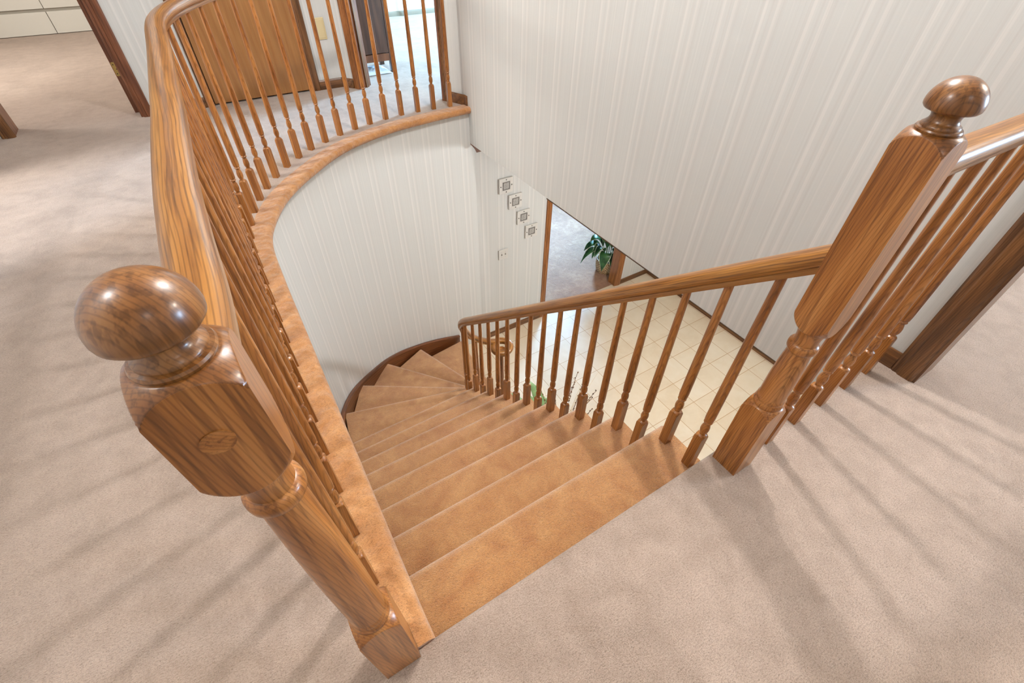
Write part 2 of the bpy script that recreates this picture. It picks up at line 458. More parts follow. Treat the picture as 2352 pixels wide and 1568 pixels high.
# angled wall with the bedroom doorway
A0, A1 = Vector((1.283,4.589)), Vector((1.79,3.93)); ad = (A1-A0).normalized(); an = Vector((-ad.y, ad.x))
AL = Vector((1.167, YB)); AR = A1 + ad*.163
wall_line('wall_angled', [AL, A0], 0, ZC, .115, M['paper'], .2)
wall_line('wall_angled', [A1, AR, (1.895, 3.79)], 0, ZC, .115, M['paper'], .43)
wall_line('wall_angled', [A0, A1], 2.06, ZC, .115, M['paper'])
# left side of the hall, with a doorway that lets a band of daylight in
XW = -1.62
wall_line('wall_hall', [(XW,-2.6),(XW,3.02)], 0, ZC, .10, M['paper'])
wall_line('wall_hall', [(XW,3.92),(XW,YB+.05)], 0, ZC, .10, M['paper'])
wall_line('wall_hall', [(XW,3.02),(XW,3.92)], 2.06, ZC, .10, M['paper'])
wall_line('wall_front', [(6.2,-2.6),(-3.6,-2.6)], 0, ZC, .10, M['paper'], side=-1)
# outer shells of the rooms beyond
wall_line('wall_room_left', [(-3.6,-2.6),(-3.6,8.9)], 0, ZC, .10, M['cream_wall'])
wall_line('wall_room_back', [(-3.6,8.9),(-.1,8.9)], 0, ZC, .10, M['cream_wall'])
wall_line('wall_room_side', [(-.22,4.9),(-.22,8.9)], 0, ZC, .10, M['cream_wall'], side=-1)
wall_line('wall_bedroom_back', [(1.2,7.55),(6.2,7.55)], 0, ZC, .10, M['cream_wall'])
wall_line('wall_bedroom_left', [(1.14,4.9),(1.14,7.6)], 0, ZC, .10, M['cream_wall'])
wall_line('wall_room_right', [(6.2,7.6),(6.2,-2.6)], 0, ZC, .10, M['cream_wall'])
wall_line('wall_bedroom_front', [(2.0,3.5),(6.2,3.5)], 0, ZC, .10, M['cream_wall'])
ceil = slab('ceiling', [(-3.7,-2.7),(6.3,-2.7),(6.3,9.0),(-3.7,9.0)], None, ZC, ZC+.1, M['white_paint']); struct(ceil)
# lower level: tile, carpeted room, foyer ceiling
struct(MB().box(-.1,4.7,-1.35,3.70,ZL-.08,ZL).build('floor', M['tile']))
struct(MB().box(1.6,6.5,3.70,9.6,ZL-.08,ZL+.004).build('floor', M['brown_carpet']))
struct(MB().box(2.005,6.5,3.81,9.6,-.34,-.31).build('ceiling', M['white_paint']))
struct(MB().box(2.005,4.65,-1.3,3.66,-.33,-.303).build('ceiling', M['white_paint']))
struct(MB().box(-.1,1.99,-1.3,.20,-.33,-.303).build('ceiling', M['white_paint']))
wall_line('wall_den_back', [(1.6,9.6),(6.5,9.6)], ZL, -.3, .1, M['cream_wall'])
wall_line('wall_den_left', [(1.6,3.82),(1.6,9.6)], ZL, -.3, .1, M['cream_wall'])
wall_line('wall_den_right', [(6.5,9.6),(6.5,3.7)], ZL, -.3, .1, M['cream_wall'])
wall_line('wall_den_front', [(6.5,3.78),(4.75,3.78)], ZL, -.3, .1, M['cream_wall'])

# ------------------------------------------------------------------ doors, casings, baseboards
def base_prof(h, t): return [(0,0),(0,h),(t*.4,h),(t*.75,h-.008),(t,h-.02),(t,0)]
def baseboard(name, p, q, h=.075, t=.014, mat='trim_x', z=0):
    """board on the right hand side of p -> q"""
    b = MB(); b.sweep([(p[0],p[1],z),(q[0],q[1],z)], base_prof(h, t))
    return struct(b.build(name, M[mat], smooth=30))
def casing(name, p, q, z0, z1, t=.019, mat='trim_v'):
    """upright casing board from p to q, t thick towards the right of p -> q"""
    P, Q = Vector(p), Vector(q); d = (Q-P).normalized(); n = Vector((d.y,-d.x)); w = (Q-P).length
    pr = [(0,0),(0,t*.55),(w*.12,t*.8),(w*.3,t*.75),(w*.36,t),(w*.86,t),(w*.94,t*.8),(w,t*.5),(w,0)]
    v = []
    for zz in (z0, z1):
        for a, bb in pr:
            c = P + d*a + n*bb; v.append((c.x,c.y,zz))
    m = len(pr)
    f = [(j,(j+1)%m,m+(j+1)%m,m+j) for j in range(m)] + [tuple(range(m)), tuple(reversed(range(m,2*m)))]
    return struct(link(name, v, f, M[mat], None, None, 30))

baseboard('baseboard_back', (-.335,YB), (.045,YB))
baseboard('baseboard_back', (.965,YB), (1.160,YB))
baseboard('baseboard_back', (1.167,YB), tuple(A0-ad*.065))
casing('trim_4', (.045,YB), (.105,YB), 0, 2.12)
casing('trim_5', (.90,YB), (.965,YB), 0, 2.12)
casing('trim_6', (-.40,YB), (-.333,YB), 0, 2.12, mat='red_v')
casing('trim_7', (-1.27,YB), (-1.19,YB), 0, 2.12, t=.03)
# flush birch door, hung on two hinges at its right edge
d1 = struct(MB().box(.110,.896,YB+.004,YB+.042,.012,2.05).build('door_1', M['birch'], bevel=.002))
def hinge(z0, parent, x=.902, y=YB-.002, name='hinge'):
    h = MB(); h.tube([(x,y,z0),(x,y,z0+.1)], .007, 10)
    for k in range(5): h.tube([(x,y,z0+.02*k+.001),(x,y,z0+.02*k+.018)], .0082, 10)
    h.box(x-.006,x+.006,y+.0,y+.010,z0,z0+.1)
    return h.build(name, M['brass'], parent, smooth=40)
hinge(.25, d1); hinge(1.75, d1)
struct(MB().box(.105,.90,YB+.05,YB+.10,0,2.06).build('trim_8', M['dark_gap']))
# left doorway: jamb with stop, brass hinge leaf
j = struct(MB().box(-.418,-.400,YB-.002,YB+.165,0,2.06).box(-.456,-.418,YB+.135,YB+.165,0,2.06).build('door_2', M['red_v'], bevel=.002))
hl = MB(); w2, h2 = .030, .092
pts = []
for cx, cz, a0 in ((w2/2-.008,h2/2-.008,0),(-w2/2+.008,h2/2-.008,1),(-w2/2+.008,-h2/2+.008,2),(w2/2-.008,-h2/2+.008,3)):
    for k in range(5):
        a = (a0 + k/4)*PI/2; pts.append((cx+.008*math.cos(a), cz+.008*math.sin(a)))
m_ = len(pts); yj = YB+.135
hl.add([(-.437+x, yj-.004, .305+z_) for x,z_ in pts] + [(-.437+x, yj+.002, .305+z_) for x,z_ in pts],
       [tuple(range(m_)), tuple(reversed(range(m_,2*m_)))] + [(i,(i+1)%m_,m_+(i+1)%m_,m_+i) for i in range(m_)])
hlo = hl.build('hinge', M['brass'], j)
for dz in (.03, 0, -.03):
    sx = -.437 + (.006 if dz == 0 else -.004)
    s_ = MB().tube([(sx, yj-.006, .305+dz),(sx, yj-.003, .305+dz)], .004, 10); s_.build('screw', M['dark_screw'], hlo)
struct(MB().box(-1.215,-1.195,YB,YB+.165,0,2.06).build('door_2', M['red_v']))
# angled bedroom doorway
c0 = A0 - ad*.062
casing('trim_9', tuple(c0), tuple(A0), 0, 2.12, mat='honey_v')
casing('trim_10', tuple(A1), tuple(A1+ad*.058), 0, 2.12, mat='trim_v')
jb = MB()
jb.obox(A0, A0+ad*.018, -.012, .128, 0, 2.06)
jb.obox(A1-ad*.018, A1, -.012, .128, 0, 2.06)
struct(jb.build('door_3', M['red_v'], bevel=.002))
jb = MB(); jb.obox(A0+ad*.018, A0+ad*.030, .05, .085, 0, 2.05); jb.obox(A1-ad*.030, A1-ad*.018, .05, .085, 0, 2.05)
struct(jb.build('trim_11', M['trim_v']))
baseboard('baseboard_gallery', tuple(A1+ad*.06), (1.888,3.742), h=.078)
baseboard('baseboard_gallery', (1.8895,3.74), (1.8895,3.70), h=.078, mat='trim_y', t=.012)
# right doorway beside the landing rail
baseboard('baseboard_right', (1.89,.33), (1.89,.247), h=.075, mat='trim_y')
casing('trim_12', (1.89,.247), (1.89,.167), 0, 2.12, t=.02)
struct(MB().box(1.878,2.012,.160,.176,0,2.06).build('trim_13', M['trim_v']))
casing('trim_14', (2.0,.167), (2.0,.245), 0, 2.12, t=-.02)
# lower doorway
casing('trim_15', (2.75,3.66), (2.82,3.66), ZL, -.62, mat='honey_v')
struct(MB().box(2.77,2.79,3.665,3.78,ZL,-.62).build('trim_16', M['honey_v']))
casing('trim_17', (4.045,3.66), (4.125,3.66), ZL, -.62, mat='honey_v')
struct(MB().box(4.02,4.06,3.65,3.785,ZL,-.62).build('trim_18', M['honey_v'], bevel=.003))
baseboard('baseboard_back_lower', (2.0,3.668), (2.75,3.66), h=.075, z=ZL)
baseboard('baseboard_back_lower', (4.125,3.66), (4.65,3.66), h=.075, z=ZL)
baseboard('baseboard_right_lower', (4.65,3.66), (4.65,.5), h=.075, mat='trim_y', z=ZL)
# bedroom: grey baseboard on the far wall
baseboard('baseboard_bedroom', (1.25,7.55), (6.2,7.55), h=.058, mat='grey_base')

# ------------------------------------------------------------------ staircase
stairs = tag(empty('staircase', (.5, 1.2, ZL)), 'winding staircase in caramel carpet dropping from the landing to the tiled foyer', 'staircase')
inv = Vector(stairs.location)
def rel(v): return [(p[0]-inv.x, p[1]-inv.y, p[2]-inv.z) for p in v]
XR = 1.083
def nos_r(k):
    if k == 0: return Vector((XR, .362))
    if k <= 8: return Vector((XR, .598 + .2265*(k-1)))
    a = math.radians(180 - 18*(k-8)); return PIV + Vector((math.cos(a), math.sin(a)))*.467
for k in range(1, 14):
    z = -k*R_
    L1, R1 = Vector(NOS_L[k]), nos_r(k)
    L0, R0 = Vector(NOS_L[k-1]), nos_r(k-1)
    if k == 1: L0.y = R0.y = EDGE
    ext = .02 if k < 9 else .032
    dl = (L1 - R1).normalized(); L1 = L1 + dl*(.008 if k < 9 else .012)
    dl0 = (L0 - R0).normalized(); L0 = L0 + dl0*.012
    n = 14; v = []; f = []; uv = []; m = 0
    for i in range(n+1):
        s = i/n
        B = L0.lerp(R0, s); F = L1.lerp(R1, s)
        if k >= 9:                                   # outer side follows the bend of the wall, inner side the well
            bow = .02*(1-s)**3
        d = (F - B); dn = d.normalized(); w = d.length
        r = .025
        pr = [(-.03, -.002), (0, 0), (w*.35, .001), (w*.7, .001), (w-.03, .0)]
        for q in range(7):
            a = PI*q/6 if q < 6 else PI
            pr.append((w - r + r*math.sin(a), -r + r*math.cos(a)))
        pr += [(w-.032, -.055), (w-.032, -R_ - (.03 if k < 13 else 0)), (w-.06, -R_ - (.03 if k < 13 else 0)), (-.03, -.06)]
        m = len(pr)
        for a, b_ in pr:
            p = B + dn*a; v.append((p.x, p.y, z+b_)); uv.append((s, a))
    for i in range(n):
        for j in range(m): f.append((i*m+j, i*m+(j+1)%m, (i+1)*m+(j+1)%m, (i+1)*m+j))
    f += [tuple(range(m)), tuple(reversed([n*m+j for j in range(m)]))]
    mb = MB(); mb.add(rel(v), f, uv)
    if k == 13:                                      # curtail end of the bottom step under the volute
        c = Vector((1.575, 2.60))
        pr = [(.125,-R_),(.125,-.05),(.135,-.038),(.142,-.02),(.135,-.005),(.122,0),(.03,.0005)]
        t = MB().turned([(r_, z + zz) for r_, zz in pr], 24, (c.x, c.y)); mb.add(rel(t.v), t.f)
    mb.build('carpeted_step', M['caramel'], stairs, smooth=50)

# wall stringer with a thin moulded cap
sp_path = []
segs = []
for k in range(1, 14):
    segs.append((Vector(NOS_L[k]), -k*R_))
pts = catmull([(p.x, p.y, zz) for p, zz in segs], 6)
Wd = [Vector((p.x, p.y)) for p in catmull([(x,y,0) for x,y in W], 80)]
def wall_normal(p):
    i = min(range(len(Wd)), key=lambda q: (Wd[q]-Vector((p.x,p.y))).length)
    t = (Wd[min(i+4,len(Wd)-1)] - Wd[max(i-4,0)]).normalized(); return Wd[i], Vector((t.y, -t.x))
sv = []
st_pts = []
for p in pts:
    q, nn = wall_normal(p)
    st_pts.append((q.x + nn.x*.0015, q.y + nn.y*.0015, p.z, nn))
body = MB(); v = []; uv = []; L = 0
for i, (x, y, z, nn) in enumerate(st_pts):
    if i: L += math.dist(st_pts[i][:3], st_pts[i-1][:3])
    th = .024
    for a, b_ in ((0,-.34),(0,.032),(th,.032),(th,-.34)):
        zz = max(z + b_, ZL+.001); zz = min(zz, -.055)
        v.append((x+nn.x*a, y+nn.y*a, zz)); uv.append((L, b_))
n = len(st_pts); f = [(i*4+j, i*4+(j+1)%4, i*4+4+(j+1)%4, i*4+4+j) for i in range(n-1) for j in range(4)] + [(0,1,2,3), tuple((n-1)*4+j for j in (3,2,1,0))]
MB().add(rel(v), f, uv).build('wall_stringer', M['stringer'], stairs, smooth=40)
capm = MB(); v = []; uv = []; L = 0
cpr = [(0,.030),(0,.044),(.012,.050),(.026,.048),(.033,.039),(.033,.030)]
for i, (x, y, z, nn) in enumerate(st_pts):
    if i: L += math.dist(st_pts[i][:3], st_pts[i-1][:3])
    for a, b_ in cpr:
        zz = z + b_; v.append((x+nn.x*a, y+nn.y*a, zz)); uv.append((L, b_+a))
m = len(cpr); f = [(i*m+j, i*m+(j+1)%m, i*m+m+(j+1)%m, i*m+m+j) for i in range(n-1) for j in range(m)] + [tuple(range(m)), tuple((n-1)*m+j for j in reversed(range(m)))]
MB().add(rel(v), f, uv).build('stringer_cap', M['stringer'], stairs, smooth=40)
# outer stringer under the open side
ol = []
for k in range(0, 9): ol.append((1.062, nos_r(k).y, -k*R_))
for k in range(9, 14):
    a = math.radians(180 - 18*(k-8)); q = PIV + Vector((math.cos(a), math.sin(a)))*.488; ol.append((q.x, q.y, -k*R_))
v = []; uv = []; L = 0
for i, p in enumerate(ol):
    if i: L += math.dist(ol[i], ol[i-1])
    t = Vector(ol[min(i+1,len(ol)-1)]) - Vector(ol[max(i-1,0)]); t.z = 0; t.normalize(); rn = Vector((t.y,-t.x))
    for a, b_ in ((-.012,-.46),(-.012,-.215),(.010,-.215),(.010,-.46)):
        zz = max(p[2]+b_, ZL+.001); v.append((p[0]+rn.x*a, p[1]+rn.y*a, zz)); uv.append((L, b_))
n = len(ol); f = [(i*4+j, i*4+(j+1)%4, i*4+4+(j+1)%4, i*4+4+j) for i in range(n-1) for j in range(4)] + [(0,1,2,3), tuple((n-1)*4+j for j in (3,2,1,0))]
MB().add(rel(v), f, uv).build('outer_stringer', M['stringer'], stairs, smooth=40)

# ------------------------------------------------------------------ newel posts
def arc_up(r0, z0, r1, z1, n=5):   # quarter curve between two rings
    return [(r0 + (r1-r0)*math.sin(PI/2*i/n), z0 + (z1-z0)*(1-math.cos(PI/2*i/n))) for i in range(n+1)]
HS = .0412
def shoulder(z0, z1, n=40):            # turned shoulder of a square block: radius falls from the corners to the ring
    return [(HS*(.86 + .556*(1-(i/n)**1.35)), z0 + (z1-z0)*(1-(1-i/n)**1.25)) for i in range(n+1)]
def newel(name, x, y, tilt, rz, label, zb=.62):
    t = tag(empty(name, (x, y, 0), rz), label, 'newel post')
    t.rotation_euler = (tilt[0], tilt[1], rz)
    big = HS*1.5
    base = [(big,.0)] + [(big, .05*i) for i in range(1,6)] + shoulder(.268, .299)
    MB().turned(base, 96, sq=HS).build('base_block', M['oak'], t, smooth=35)
    dz = zb - .62
    sh0 = [(.036,.296),(.0375,.300),(.0385,.306),(.0378,.312),(.0355,.316),(.0352,.318),(.0362,.321),(.0362,.326),(.0345,.330),(.0340,.335),(.0342,.36),(.0340,.40),(.0330,.43),(.0315,.46),(.0295,.485),(.0285,.498),
          (.0285,.503),(.0315,.506),(.0345,.511),(.0352,.518),(.0345,.525),(.0310,.530),(.0275,.532),(.0268,.540),(.0275,.552),(.0300,.566),(.0340,.580)]
    sh = []
    for r, z in sh0:
        k = max(0, min(1, (z-.335)/(.503-.335)))
        sh.append((r, z + dz*k))
    MB().turned(sh, 48).build('shaft', M['oak'], t, smooth=40)
    up = [(r, zb-.002 - (z-1.0)) for r, z in reversed(shoulder(1.0, 1.044))] + [(big,zb)] + [(big,zb+(.990-zb)*i/6) for i in range(1,6)] + \
         [(big,.990)] + shoulder(.992, 1.021)
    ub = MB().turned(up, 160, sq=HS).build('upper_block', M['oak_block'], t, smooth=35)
    cap = [(.032,1.018),(.0338,1.0212),(.0344,1.0242),(.0330,1.0268),(.0294,1.0278),(.0294,1.0294),(.0288,1.0312),(.0250,1.0342),(.0222,1.0380),(.0215,1.0420),(.0222,1.0460),(.0250,1.0496),(.0310,1.0522),(.0372,1.0540),(.0402,1.0575),(.0410,1.0620)]
    cap += [(.0410*math.cos(a), 1.0620 + .0400*math.sin(a)) for a in [PI/2*i/14 for i in range(1,14)]] + [(.0010,1.1020)]
    cp_ = MB().turned(cap, 48)
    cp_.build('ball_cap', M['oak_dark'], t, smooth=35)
    return t, ub
nA, ubA = newel('newel_post', -.070, .3735, (0, math.radians(-1.28), 0), 0, 'nearest oak newel post at left of the stair head, with round plug on its face', .898)
# round wooden plug in the face towards the landing
pl = MB()
pp = [(.0145*math.cos(2*PI*i/28), .0145*math.sin(2*PI*i/28)) for i in range(28)]
pl.add([(x-.003, -HS-.0012, .948+z_) for x,z_ in pp] + [(x-.003, -HS+.006, .948+z_) for x,z_ in pp],
       [tuple(range(28)), tuple(reversed(range(28,56)))] + [(i,(i+1)%28,28+(i+1)%28,28+i) for i in range(28)])
pl.build('wooden_plug', M['oak_y'], ubA)
nB, ubB = newel('newel_post', 1.0305, .3005, (0, math.radians(-.45), 0), 0, 'oak newel post on the right of the stair head, joined to two handrails')

# ------------------------------------------------------------------ balusters and rails
def baluster_mesh(h, h0):
    """square foot, bead and vase turning, long tapering shaft; h total height, h0 foot height"""
    s = .0165
    b = s*1.5
    p = [(b,0),(b,.06),(b,.12),(b,h0-.012),(s*1.414,h0-.008),(s*1.3,h0-.003),(s*1.15,h0+.001),(s*1.0,h0+.004),(s*.9,h0+.005),
         (.0105,h0+.008),(.0095,h0+.012),(.0105,h0+.016),(.0138,h0+.024),(.0150,h0+.034),(.0145,h0+.044),(.0122,h0+.055),(.0100,h0+.063),(.0098,h0+.066),
         (.0136,h0+.069),(.0148,h0+.072),(.0136,h0+.075),(.0120,h0+.077),(.0120,h0+.079),(.0150,h0+.082),(.0160,h0+.10)]
    H = h
    z0 = h0+.10
    for i in range(1, 9):
        u = i/8; p.append((.0160 + .0006*math.sin(PI*min(1,u*2)) - .0046*u, z0 + (H-z0)*u))
    return MB().turned(p, 24, sq=s)
_cache = {}
def baluster(x, y, z, ztop, rz, parent, pl=Vector((0,0,0))):
    h = round(ztop - z, 3)
    if h not in _cache:
        mb = baluster_mesh(h, .178)
        o = mb.build('baluster', M['oak'], parent, smooth=38); _cache[h] = o
    else:
        o = _cache[h].copy(); COL.objects.link(o); o.parent = parent
    o.location = (x - pl.x, y - pl.y, z - pl.z); o.rotation_euler = (0, 0, rz)
    return o
RP = [(-.017,0),(.017,0),(.019,.010),(.0185,.014),(.0205,.0165),(.026,.018),(.0292,.024),(.0298,.032),(.0288,.040),(.0255,.047),(.019,.0525),(.010,.0555),(0,.0565)]
RAILP = RP + [(-a, b) for a, b in reversed(RP[2:-1])]
# gallery
g = tag(empty('balustrade', (0, 2.4, 0)), 'long curved oak balustrade round the upper gallery, running back from the nearest newel post', 'balustrade')
gl = Vector(g.location)
gp = []
for p in GBc:
    if p.y > .416 or p.x > 1:
        near = max(0, min(1, (1.9 - p.y)/1.2)) if p.x < .3 else 0
        far = max(0, min(1, (p.y - .5)/1.8))
        gp.append((p.x - .013*near, p.y, .915 - .018*far))
RAILG = [(a*1.10, b*1.04) for a, b in RAILP]
rm = MB().sweep([(x-gl.x, y-gl.y, z) for x,y,z in gp], RAILG); rm.build('handrail', M['oak_rail'], g, smooth=40)
for i, (x, y) in enumerate(GB):
    q = [Vector(p) for p in GB]; t = q[min(i+1,len(q)-1)] - q[max(i-1,0)]
    o = baluster(x, y, 0.0, .920 - .018*max(0, min(1, (y-.5)/1.8)), math.atan2(t.y, t.x), g, gl)
    if x < 0 and y < 1.9:                     # the near run leans a touch outwards, with its newel
        o.rotation_euler = (Matrix.Rotation(-.012*(1.9-y)/1.3/.92, 3, 'Y') @ Matrix.Rotation(math.atan2(t.y, t.x), 3, 'Z')).to_euler()
# landing
lb = tag(empty('balustrade', (1.5, .295, 0)), 'short straight oak balustrade on the landing between right newel post and wall', 'balustrade')
ll = Vector(lb.location)
MB().sweep([(1.0725-ll.x, .297-ll.y, .922), (1.4-ll.x, .295-ll.y, .916), (1.889-ll.x, .293-ll.y, .906)], RAILP).build('handrail', M['oak_rail'], lb, smooth=40)
for x in (1.192, 1.342, 1.491, 1.640, 1.782): baluster(x, .294, 0, .917, 0, lb, ll)
# stair balustrade
sb = tag(empty('balustrade', (1.04, 1.2, -1)), 'sloping oak stair balustrade ending in a coiled volute above the bottom step', 'balustrade')
sl = Vector(sb.location)
RX = 1.037; RA = .513
def rail_z(y): return .540 - .862*(y - .536)
Y0 = 2.2
ZE = -13*R_ + .725
def herm(t, m0, m1): return (t**3-2*t*t+t)*m0 + (-2*t**3+3*t*t) + (t**3-t*t)*m1
path = [(RX, y, rail_z(y)) for y in [.3425, .5, .8, 1.1, 1.4, 1.7, 1.95, 2.1]]
zs = rail_z(Y0); dz = ZE - zs
def arc_pt(u):
    a = PI - PI/2*u
    return (PIV.x + RA*math.cos(a), PIV.y + RA*math.sin(a), zs + dz*herm(u, .862*RA*PI/2/abs(dz), .35))
for i in range(0, 21): path.append(arc_pt(i/20))
VC = Vector((1.560, PIV.y + RA - .088))
for i in range(1, 27):
    u = i/26; a = PI/2 - math.radians(330)*u; r = .088 - .010*u
    path.append((VC.x + r*math.cos(a) + 0, VC.y + r*math.sin(a), ZE - .004*u))
rm = MB().sweep([(x-sl.x, y-sl.y, z-sl.z) for x,y,z in path], RAILP, plumb=True); rm.build('handrail', M['oak_rail'], sb, smooth=40)
ey = MB().turned([(.001,ZE-.045),(.038,ZE-.045),(.046,ZE-.038),(.050,ZE-.022),(.047,ZE-.008),(.036,ZE+.002),(.016,ZE+.006),(.001,ZE+.007)], 32)
for k in range(1, 9):
    fy = .536 + .2285*(k-1)
    baluster(RX, fy, -k*R_, rail_z(fy)+.006, 0, sb, sl)
    ry = fy - .114
    baluster(RX, ry, -k*R_, rail_z(ry)+.006, 0, sb, sl)
for k, deg in ((9,173),(9,164.5),(10,153),(11,136),(12,117),(13,99)):
    u = (180-deg)/90; p = arc_pt(u); baluster(p[0], p[1], -k*R_, p[2]+.006, math.radians(deg-90), sb, sl)
for a in (20, -60, -140):
    baluster(VC.x + .075*math.cos(math.radians(a)), VC.y + .075*math.sin(math.radians(a)), -13*R_, ZE+.004, 0, sb, sl)
# turned starting newel in the middle of the volute
vn = MB().turned([(.03,-13*R_),(.03,-13*R_+.2),(.022,-13*R_+.22),(.028,-13*R_+.26),(.02,-13*R_+.30),(.024,-13*R_+.33),(.02,ZE-.045)], 28)
vn.add(ey.v, ey.f)
o = MB().add([(x + VC.x - sl.x, y + VC.y - sl.y, z - sl.z) for x,y,z in vn.v], vn.f).build('starting_newel', M['oak'], sb, smooth=40)

# ------------------------------------------------------------------ wall tiles, switches, plates
def frame_tile(x, z, label):
    t = tag(empty('framed_plaque', (x, 3.66, z)), label, 'wall plaque', 'square white plaques stepping down the foyer wall')
    h = .076
    p = MB(); p.box(-h,h,-.020,-.002,-h,h)
    b_ = p.build('frame', M['ceramic'], t, bevel=.002)
    q = MB()
    for a0,a1,c0_,c1_ in ((-.052,.052,.049,.052),(-.052,.052,-.052,-.049),(-.052,-.049,-.049,.049),(.049,.052,-.049,.049)): q.box(a0,a1,-.0212,-.0195,c0_,c1_)
    q.build('raised_line', M['plate_white'], t)
    r = MB()
    for a0,a1,c0_,c1_ in ((-.041,.041,.033,.041),(-.041,.041,-.041,-.033),(-.041,-.033,-.033,.033),(.033,.041,-.033,.033)): r.box(a0,a1,-.024,-.0195,c0_,c1_)
    r.build('inner_frame', M['pewter'], t, bevel=.001)
    MB().box(-.033,.033,-.0215,-.0195,-.033,.033).build('picture', M['pic_grey'], t)
    for dx, dz_ in ((0,.062),(0,-.062),(.062,0),(-.062,0)):
        MB().tube([(dx,-.0235,dz_),(dx,-.0195,dz_)], .006, 12).build('stud', M['pewter'], t)
    return t
for i, (x, z) in enumerate([(2.231,-.756),(2.342,-.948),(2.446,-1.150),(2.554,-1.348)]):
    frame_tile(x, z, ['topmost of four square white plaques on the foyer wall', 'second highest square white plaque on the foyer wall',
                      'third square white plaque from the top on the foyer wall', 'lowest square white plaque, nearest the foyer doorway'][i])
sw = tag(empty('light_switch', (2.205, 3.66, -1.537)), 'white double toggle light switch below the plaques', 'light switch')
MB().box(-.058,.058,-.008,-.001,-.062,.062).build('plate', M['plate_white'], sw, bevel=.003)
for dx in (-.023, .023):
    MB().add([(dx-.005,-.008,-.012),(dx+.005,-.008,-.012),(dx+.005,-.008,.012),(dx-.005,-.008,.012),(dx-.004,-.019,-.003),(dx+.004,-.019,-.003),(dx+.004,-.019,.006),(dx-.004,-.019,.006)],
             [(0,3,2,1),(4,5,6,7),(0,1,5,4),(1,2,6,5),(2,3,7,6),(3,0,4,7)]).build('toggle', M['toggle_grey'], sw)
    for dz_ in (-.03,.03): MB().tube([(dx,-.0095,dz_),(dx,-.0075,dz_)], .0028, 8).build('screw', M['toggle_grey'], sw)
pn = tag(empty('wall_plate', (1.079, YB, .450)), 'cream rectangular wall plate between the flush door and bedroom doorway', 'wall plate')
MB().box(-.042,.042,-.010,-.001,-.078,.078).build('plate', M['plate_cream'], pn, bevel=.004)
MB().box(-.031,.031,-.014,-.009,-.066,.066).build('panel', M['plate_cream'], pn, bevel=.003)

# ------------------------------------------------------------------ furniture glimpsed through the doorways
dr = tag(empty('drawer_unit', (-1.45, 8.42, 0)), 'low pale grey drawer unit on the carpet in the far left room', 'drawers')
MB().box(-.75,.85,.02,.45,.0,.70).build('body', M['groove'], dr)
for (z0, z1) in ((.006,.220),(.250,.455),(.485,.690)):
    for (x0, x1) in ((-.74,.315),(.321,.84)):
        MB().box(x0,x1,.0,.022,z0,z1).build('drawer_front', M['drawer'], dr, bevel=.003)
MB().box(-.77,.87,.0,.46,.70,.725).build('top', M['drawer'], dr, bevel=.004)
cab = tag(empty('cabinet', (1.60, 5.1, 0)), 'dark wood cabinet on legs just inside the bedroom doorway', 'cabinet')
MB().box(-.19,.115,-.145,.20,.170,.95).build('panel', M['mahogany'], cab, bevel=.002)
MB().box(-.19,.115,-.150,.20,.103,.164).build('rail', M['red_v'], cab, bevel=.002)
MB().box(.115,.158,-.150,-.11,0,.97).build('leg', M['mahogany'], cab, bevel=.002)
MB().box(-.225,-.19,-.150,-.11,0,.97).build('leg', M['mahogany'], cab, bevel=.002)
MB().box(.115,.158,.16,.20,0,.97).build('leg', M['mahogany'], cab, bevel=.002)
MB().box(-.225,-.19,.16,.20,0,.97).build('leg', M['mahogany'], cab, bevel=.002)
MB().box(-.23,.165,-.16,.21,.97,.995).build('top', M['mahogany'], cab, bevel=.003)
# crumpled white cloth on the carpet under the cabinet
bm = bmesh.new(); bmesh.ops.create_grid(bm, x_segments=36, y_segments=24, size=.5)
from mathutils import noise as mn
for v in bm.verts:
    x, y = v.co.x*.28, v.co.y*.26
    e = max(0, 1 - (abs(v.co.x)*2)**4) * max(0, 1 - (abs(v.co.y)*2)**4)
    q = mn.noise(Vector((x*16, y*16, 1.3)))*.5 + mn.noise(Vector((x*36, y*36, 4.2)))*.25
    v.co = Vector((x, y, .003 + e*(.036 + .03*q)))
bmesh.ops.recalc_face_normals(bm, faces=bm.faces)
me = bpy.data.meshes.new('folded_cloth'); bm.to_mesh(me); bm.free(); me.materials.append(M['cloth'])
for p in me.polygons: p.use_smooth = True
o = bpy.data.objects.new('folded_cloth', me); COL.objects.link(o); o.location = (1.565, 5.05, 0)
mm = o.modifiers.new('thick', 'SOLIDIFY'); mm.thickness = .004; mm.offset = 1
tag(o, 'crumpled white cloth lying on the carpet under the dark cabinet', 'cloth')
MB_ = MB().tube([(0,0,.001),(0,0,1.4)], .014, 16)
o = MB_.build('floor_pole', M['pole_white'], smooth=40, loc=(2.935, 7.50, 0))
tag(o, 'thin pale upright pole standing against the far bedroom wall', 'pole')
ot = tag(empty('outlet', (3.24, 7.55, .185)), 'small dark outlet low on the far bedroom wall', 'outlet')
MB().box(-.035,.035,-.008,-.001,-.033,.055).build('plate', M['groove'], ot, bevel=.003)

